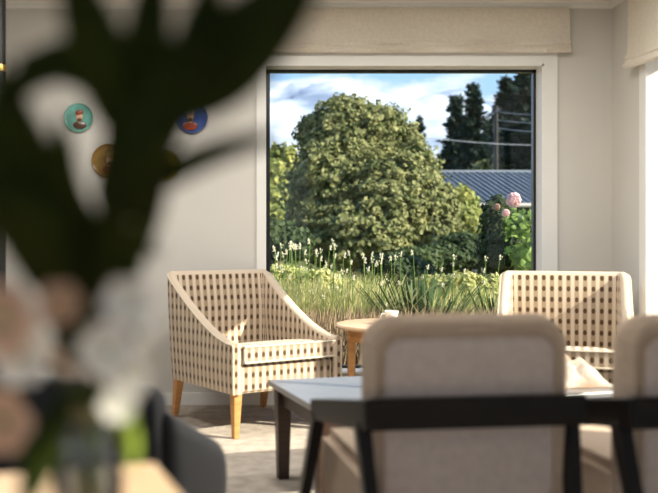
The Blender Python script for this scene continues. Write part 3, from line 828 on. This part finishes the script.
# rose bush by the window
bl = [pb(497, 225, 9.6, 15, 28), pb(500, 252, 9.5, 20, 22), pb(520, 225, 9.2, 20, 20), pb(525, 255, 9.2, 24, 24)]
rose = tree('rose_bush', 'green rose bush with pink blooms at the lower right of the window', 'bush', bl[:2], 3000, .045, M_l_dark, (at(510, 240, 9.4).x, 9.4), .03, 9, core=True)
B2 = [((b[0]-Vector((rose.location.x, 9.4, GZ))), b[1], b[2], b[3]) for b in bl[2:]]
ob = foliage(B2, 330, .06, M_l_bright, 'young_foliage', rose, 10, core=False, inner=.2)
def bloom(px, py, d, r, m):
    bm = B(); rnd = random.Random(px)
    for k in range(26):
        a = k*2.4; u = (k/26)**.6; c = Vector((math.cos(a)*u, -.3+.3*u, math.sin(a)*u))*r*.75
        n_ = Vector((math.cos(a)*u, -1.0+.4*u, math.sin(a)*u)).normalized(); t1 = n_.cross(Vector((0, 0, 1))).normalized(); t2 = n_.cross(t1); s = r*.45
        vs = [bm.verts.new(c+t1*s*math.cos(q*PI/3)+t2*s*math.sin(q*PI/3)+n_*s*.35*(1 if q % 2 else .6)) for q in range(6)]
        cv = bm.verts.new(c)
        for q in range(6): bm.faces.new((cv, vs[q], vs[(q+1) % 6]))
    ob = obj('rose_bloom', bm, m, rose); ob.location = at(px, py, d)-Vector(rose.location)
M_pinkr = mat('pink_rose_petal', (.86, .60, .60), .7, .1, var=.1, transl=.3)
bloom(514, 200, 8.8, .075, M_pinkr); bloom(497, 207, 9.0, .035, mat('dull_rose_petal', (.42, .27, .20), .7, .1, transl=.3)); bloom(506, 213, 8.9, .04, M_pinkr)
# conifers beyond
def conifer(px, py_top, py_bot, d, wpx, label, seed, n=5000):
    n *= 3
    top = at(px, py_top, d); bot = at(px, py_bot, d); H = top.z-GZ; rnd = random.Random(seed)
    t = thing('conifer', label, 'tree', (top.x, d, GZ), 0, 'dark conifers beyond the garden')
    V = []; F = []; wm = wpx/FPX*d/2
    lay = 44
    for L_ in range(lay*9):
        u = rnd.random()**.8; z = H*(1-u*.93)-.1; a = rnd.uniform(0, 2*PI)
        rad = wm*(.12+.95*u**.75)*rnd.uniform(.45, 1.3)
        for k in range(max(6, int(n/(lay*9)))):
            s = rnd.random(); p = Vector((math.cos(a)*rad*s+rnd.gauss(0, .06*wm), math.sin(a)*rad*s+rnd.gauss(0, .06*wm), z-.16*rad*s+.25*rad*s*s+rnd.gauss(0, .05*wm)))
            t1 = Vector((math.cos(a)+rnd.gauss(0, .5), math.sin(a)+rnd.gauss(0, .5), rnd.gauss(0.2, .4))).normalized(); t2 = t1.cross(Vector((rnd.gauss(0, 1), rnd.gauss(0, 1), 1))).normalized()
            sz = wm*.15*rnd.uniform(.6, 1.3); i0 = len(V)
            V += [p-t1*sz, p+t2*sz*.3, p+t1*sz, p-t2*sz*.3]; F.append((i0, i0+1, i0+2, i0+3))
    me = bpy.data.meshes.new('needles'); me.from_pydata(V, [], F); me.materials.append(M_l_con)
    ob = bpy.data.objects.new('needles', me); COL.objects.link(ob); ob.parent = t
    bm = B(); tube(bm, [(0, 0, 0), (0, 0, H*.98)], [wm*.09, .03], 8); obj('trunk', bm, M_bark, t)
conifer(473, 84, 200, 56, 52, 'tall dark conifer, the right one of the pair in the middle', 21)
conifer(456, 96, 200, 66, 50, 'dark conifer, the left one of the pair in the middle', 22)
conifer(420, 116, 180, 70, 34, 'small pointed conifer peeping over the round tree', 23, 2500)
conifer(506, 78, 220, 62, 58, 'broad dark conifer just left of the tallest at window edge', 24, 7000)
conifer(532, 46, 220, 46, 84, 'tallest black green conifer at the right edge of the window', 25, 9000)
conifer(489, 120, 220, 75, 46, 'shorter dark conifer standing between the tall ones', 26, 5000)
tree('evergreen_tree', 'dark evergreen thicket filling the foot of the conifers behind the roof', 'tree', [pb(452, 170, 84, 16, 22), pb(474, 160, 85, 18, 28), pb(497, 158, 84, 18, 30), pb(520, 152, 85, 22, 34)], 9000, .30, M_l_con, (at(480, 200, 84).x, 84), .3, 61)
# neighbour's house
hx0, hx1 = at(440, 0, 30).x, at(575, 0, 30).x
t = thing('neighbouring_house', 'house with grey corrugated steel roof beyond the garden', 'house', (hx0, 30, GZ))
zr_, ze = at(0, 172, 32).z-GZ, at(0, 206, 30).z-GZ
wdt = hx1-hx0
bm = B(); nrib = 21; rows = []
for i in range(nrib*4+1):
    x = wdt*i/(nrib*4); ph = i % 4; h = .08 if ph in (1, 2) else 0
    rows.append(((x+.9, -.6, ze+h), (x+.0, 2.4, zr_+h)))
vs = [[bm.verts.new(a), bm.verts.new(b)] for a, b in rows]
for a, b in zip(vs, vs[1:]): bm.faces.new((a[0], b[0], b[1], a[1]))
bmesh.ops.solidify(bm, geom=bm.faces[:], thickness=.03)
obj('roof', bm, M_roof, t, smooth=False)
bm = B(); v = [bm.verts.new(q) for q in ((0, 2.4, zr_), (wdt, 2.4, zr_), (wdt, 5.4, ze), (0, 5.4, ze))]; bm.faces.new(v); bmesh.ops.solidify(bm, geom=bm.faces[:], thickness=.03); obj('roof', bm, M_roof, t, smooth=False)
bm = B(); box(bm, -.2, wdt, 2.3, 2.5, zr_+.02, zr_+.09); obj('ridge_cap', bm, M_roof, t, smooth=False)
bm = B(); box(bm, 0, wdt, 0, 5, 0, ze-.03); obj('wall', bm, M_housew, t, smooth=False)
bm = B(); tube(bm, [(-.6, -.66, ze), (wdt, -.66, ze)], .07, 8); obj('gutter', bm, mat('cream_gutter', (.5, .48, .42), .5), t)
bm = B(); box(bm, 2.2, 3.6, -.03, .02, .9, ze-.3); wn = obj('window', bm, M_trim, t, smooth=False)
bm = B(); box(bm, 2.28, 3.52, -.05, .0, .98, ze-.38); obj('pane', bm, M_frame, wn, smooth=False)
# utility poles and the cables strung between them
def pole(px, ytop, d, label):
    tp = at(px, ytop, d); t = thing('power_pole', label, 'pole', (tp.x, d, GZ)); H = tp.z-GZ
    bm = B(); tube(bm, [(0, 0, 0), (0, 0, H)], [.15, .10], 10); obj('post', bm, M_dark, t)
    bm = B(); box(bm, -.06, .06, -.9, .9, H-.35, H-.22); obj('cross_arm', bm, M_dark, t, smooth=False)
    return t
pole(350, 128, 36, 'wooden power pole hidden behind the round olive tree')
pole(496, 106, 43, 'wooden power pole standing between the dark conifers')
pole(650, 96, 35, 'wooden power pole to the right of the window view')
M_cable = mat('cable_grey', (.42, .45, .48), .6)
for lb, a_, b_ in (('lowest thin overhead cable, running from the round tree past the conifers', (350, 127, 36), (650, 143, 35)),
              ('thin overhead cable before the tallest conifer, topmost of the upper three', (496, 112, 43), (650, 99, 35)),
              ('thin overhead cable before the tallest conifer, middle of the upper three', (496, 120, 43), (650, 108, 35)),
              ('thin overhead cable before the tallest conifer, lowest of the upper three', (496, 128, 43), (650, 118, 35))):
    P0, P1 = at(*a_), at(*b_)
    P_ = [P0.lerp(P1, i/24)-Vector((0, 0, .35*math.sin(PI*i/24))) for i in range(25)]
    bm = B(); tube(bm, P_, .015, 6); tag(obj('power_line', bm, M_cable, None), lb, 'cable', 'overhead cables')
# mountains
bm = B(); nx, ny = 140, 26; gv = []
for i in range(nx+1):
    row = []
    for j in range(ny+1):
        x = -420+840*i/nx+80; y = 420+16*j
        u = j/ny; px = VX+x/y*FPX
        ridge = 92+22*noise.noise(Vector((x*.006, 1.3, 0)))+10*noise.noise(Vector((x*.02, 4, 0)))
        prof = math.sin(PI*min(u*1.0, 1))**.9
        z = ridge*prof+14*noise.noise(Vector((x*.018, y*.018, 2)))*prof+6*noise.noise(Vector((x*.06, y*.06, 5)))*prof-2
        row.append(bm.verts.new((x, y, z)))
    gv.append(row)
for i in range(nx):
    for j in range(ny): bm.faces.new((gv[i][j], gv[i+1][j], gv[i+1][j+1], gv[i][j+1]))
ob = struct('mountains', bm, M_hazy_snow)
# distant tree belt
bl = []
rnd = random.Random(77)
for k in range(16):
    px = 120+k*34; bl.append(pb(px, 196+rnd.uniform(-10, 8), (82, 98)[k % 2], 24, 26))
for k, b in enumerate(bl):
    t_ = thing('distant_tree', 'hazy dark green tree in the belt far behind the garden', 'tree', (b[0].x, b[0].y, GZ), 0, 'tree belt far behind the garden')
    foliage([(Vector((0, 0, b[0].z-GZ)), b[1], b[2], b[3])], 500, .5, M_l_dark, 'foliage', t_, 100+k)
    bm = B(); tube(bm, [(0, 0, 0), (0, 0, b[0].z-GZ)], .2, 6); obj('trunk', bm, M_bark, t_)

# --- planting right outside the glass
def blades(n, xr, yr, hr, wd, lean, seed, fan=None, curve=.5, base_z=GZ):
    rnd = random.Random(seed); V = []; F = []
    for _ in range(n):
        x = rnd.uniform(*xr); y = rnd.uniform(*yr); h = rnd.uniform(*hr); a = rnd.uniform(0, 2*PI); l = rnd.uniform(0, lean)*h
        if fan: a = rnd.uniform(0, 2*PI)
        dx, dy = math.cos(a)*l, math.sin(a)*l; sx, sy = -math.sin(a)*wd/2, math.cos(a)*wd/2
        sx, sy = (abs(sx)+wd*.25), sy
        i0 = len(V)
        for k, (u, q) in enumerate(((0, 1), (.5, .9), (.85, .5))):
            bend = u**(1+curve)
            p = (x+dx*bend, y+dy*bend, base_z+h*u-(h*.12*u*u*lean))
            V += [(p[0]-sx*q, p[1]-sy*q, p[2]), (p[0]+sx*q, p[1]+sy*q, p[2])]
        V.append((x+dx, y+dy, base_z+h*(1-.12*lean)))
        F += [(i0, i0+1, i0+3, i0+2), (i0+2, i0+3, i0+5, i0+4), (i0+4, i0+5, i0+6)]
    return V, F
def mesh_obj(name, V, F, m, parent=None):
    me = bpy.data.meshes.new(name); me.from_pydata(V, [], F); me.materials.append(m)
    ob = bpy.data.objects.new(name, me); COL.objects.link(ob)
    if parent: ob.parent = parent
    return ob
V, F = blades(8500, (-1.0, 1.05), (8.0, 9.6), (.5, 1.1), .010, .8, 31)
V2, F2 = blades(5500, (1.38, 3.4), (8.0, 9.6), (.4, .98), .010, .8, 34)
F += [tuple(q+len(V) for q in f) for f in F2]; V += V2
tag(mesh_obj('seed_grass', V, F, M_grass), 'pale yellow green seeding grass outside the window', 'grass', kind='stuff')
V, F = blades(9000, (-.6, 3.2), (7.0, 7.8), (.58, .80), .008, .5, 32)
tag(mesh_obj('dry_border', V, F, M_twig), 'low border of dry brown stems just outside the window', 'dry stems', kind='stuff')
V, F = blades(2600, (-.6, 3.2), (6.2, 6.7), (.15, .42), .012, .5, 35)
tag(mesh_obj('ground_cover', V, F, M_l_bright), 'low bright green ground cover under the window sill', 'ground cover', kind='stuff')
# flax clump
for (px, d, h, n_, sd_, lb) in ((420, 8.0, 1.05, 120, 41, 'dark green flax clump in the middle of the flower bed'), (500, 8.1, .95, 70, 42, 'dark green flax clump at the right end of the flower bed')):
    rnd = random.Random(sd_); V = []; F = []
    for _ in range(n_):
        a = rnd.uniform(0, 2*PI); l = rnd.uniform(.1, .62); hh = h*rnd.uniform(.7, 1.05)*(1-.25*l); wd = .02
        i0 = len(V); sx, sy = -math.sin(a)*wd, math.cos(a)*wd
        for u in (0, .3, .6, .85, 1):
            q = math.sin(PI*(.15+.82*u)); x = math.cos(a)*l*u**1.4; y = math.sin(a)*l*u**1.4; z = hh*u
            V += [(x-sx*q-.003, y-sy*q, z), (x+sx*q+.003, y+sy*q, z)]
        for k in range(4): F.append((i0+2*k, i0+2*k+1, i0+2*k+3, i0+2*k+2))
    ob = mesh_obj('flax_clump', V, F, M_flax); ob.location = ((px-VX)/FPX*d, d, GZ); tag(ob, lb, 'plant')
# flowering stalks
st = thing('flowering_stalk', 'slender stalk with a small cream flower head rising from the grass', 'flower', group='flowering stalks in the garden bed')
bm = B(); tube(bm, [(0, 0, 0), (.01, 0, .5), (0, .01, 1.0)], [.005, .004, .003], 5); obj('stem', bm, M_l_bright, st)
bm = B(); rnd = random.Random(9)
for k in range(14):
    c = Vector((rnd.gauss(0, .009), rnd.gauss(0, .009), 1.0+rnd.uniform(-.03, .015))); q = bmesh.ops.create_icosphere(bm, subdivisions=1, radius=.006)
    bmesh.ops.translate(bm, verts=q['verts'], vec=c)
obj('flower_head', bm, mat('cream_florets', (.85, .80, .62), .8, .1, transl=.3), st)
first = True; rnd = random.Random(15)
for k in range(120):
    y = rnd.uniform(7.7, 9.6); px = rnd.uniform(268, 345) if k < 62 else rnd.choice((rnd.uniform(345, 400), rnd.uniform(410, 495)))
    h = rnd.uniform(.72, 1.30) if k < 62 else rnd.uniform(.62, 1.18)
    s = st if first else dup(st, (0, 0, 0), 0)
    first = False
    s.location = ((px-VX)/FPX*y, y, GZ); s.scale = (1, 1, h); s.rotation_euler = (rnd.uniform(-.07, .07), rnd.uniform(-.09, .09), rnd.uniform(0, 6))
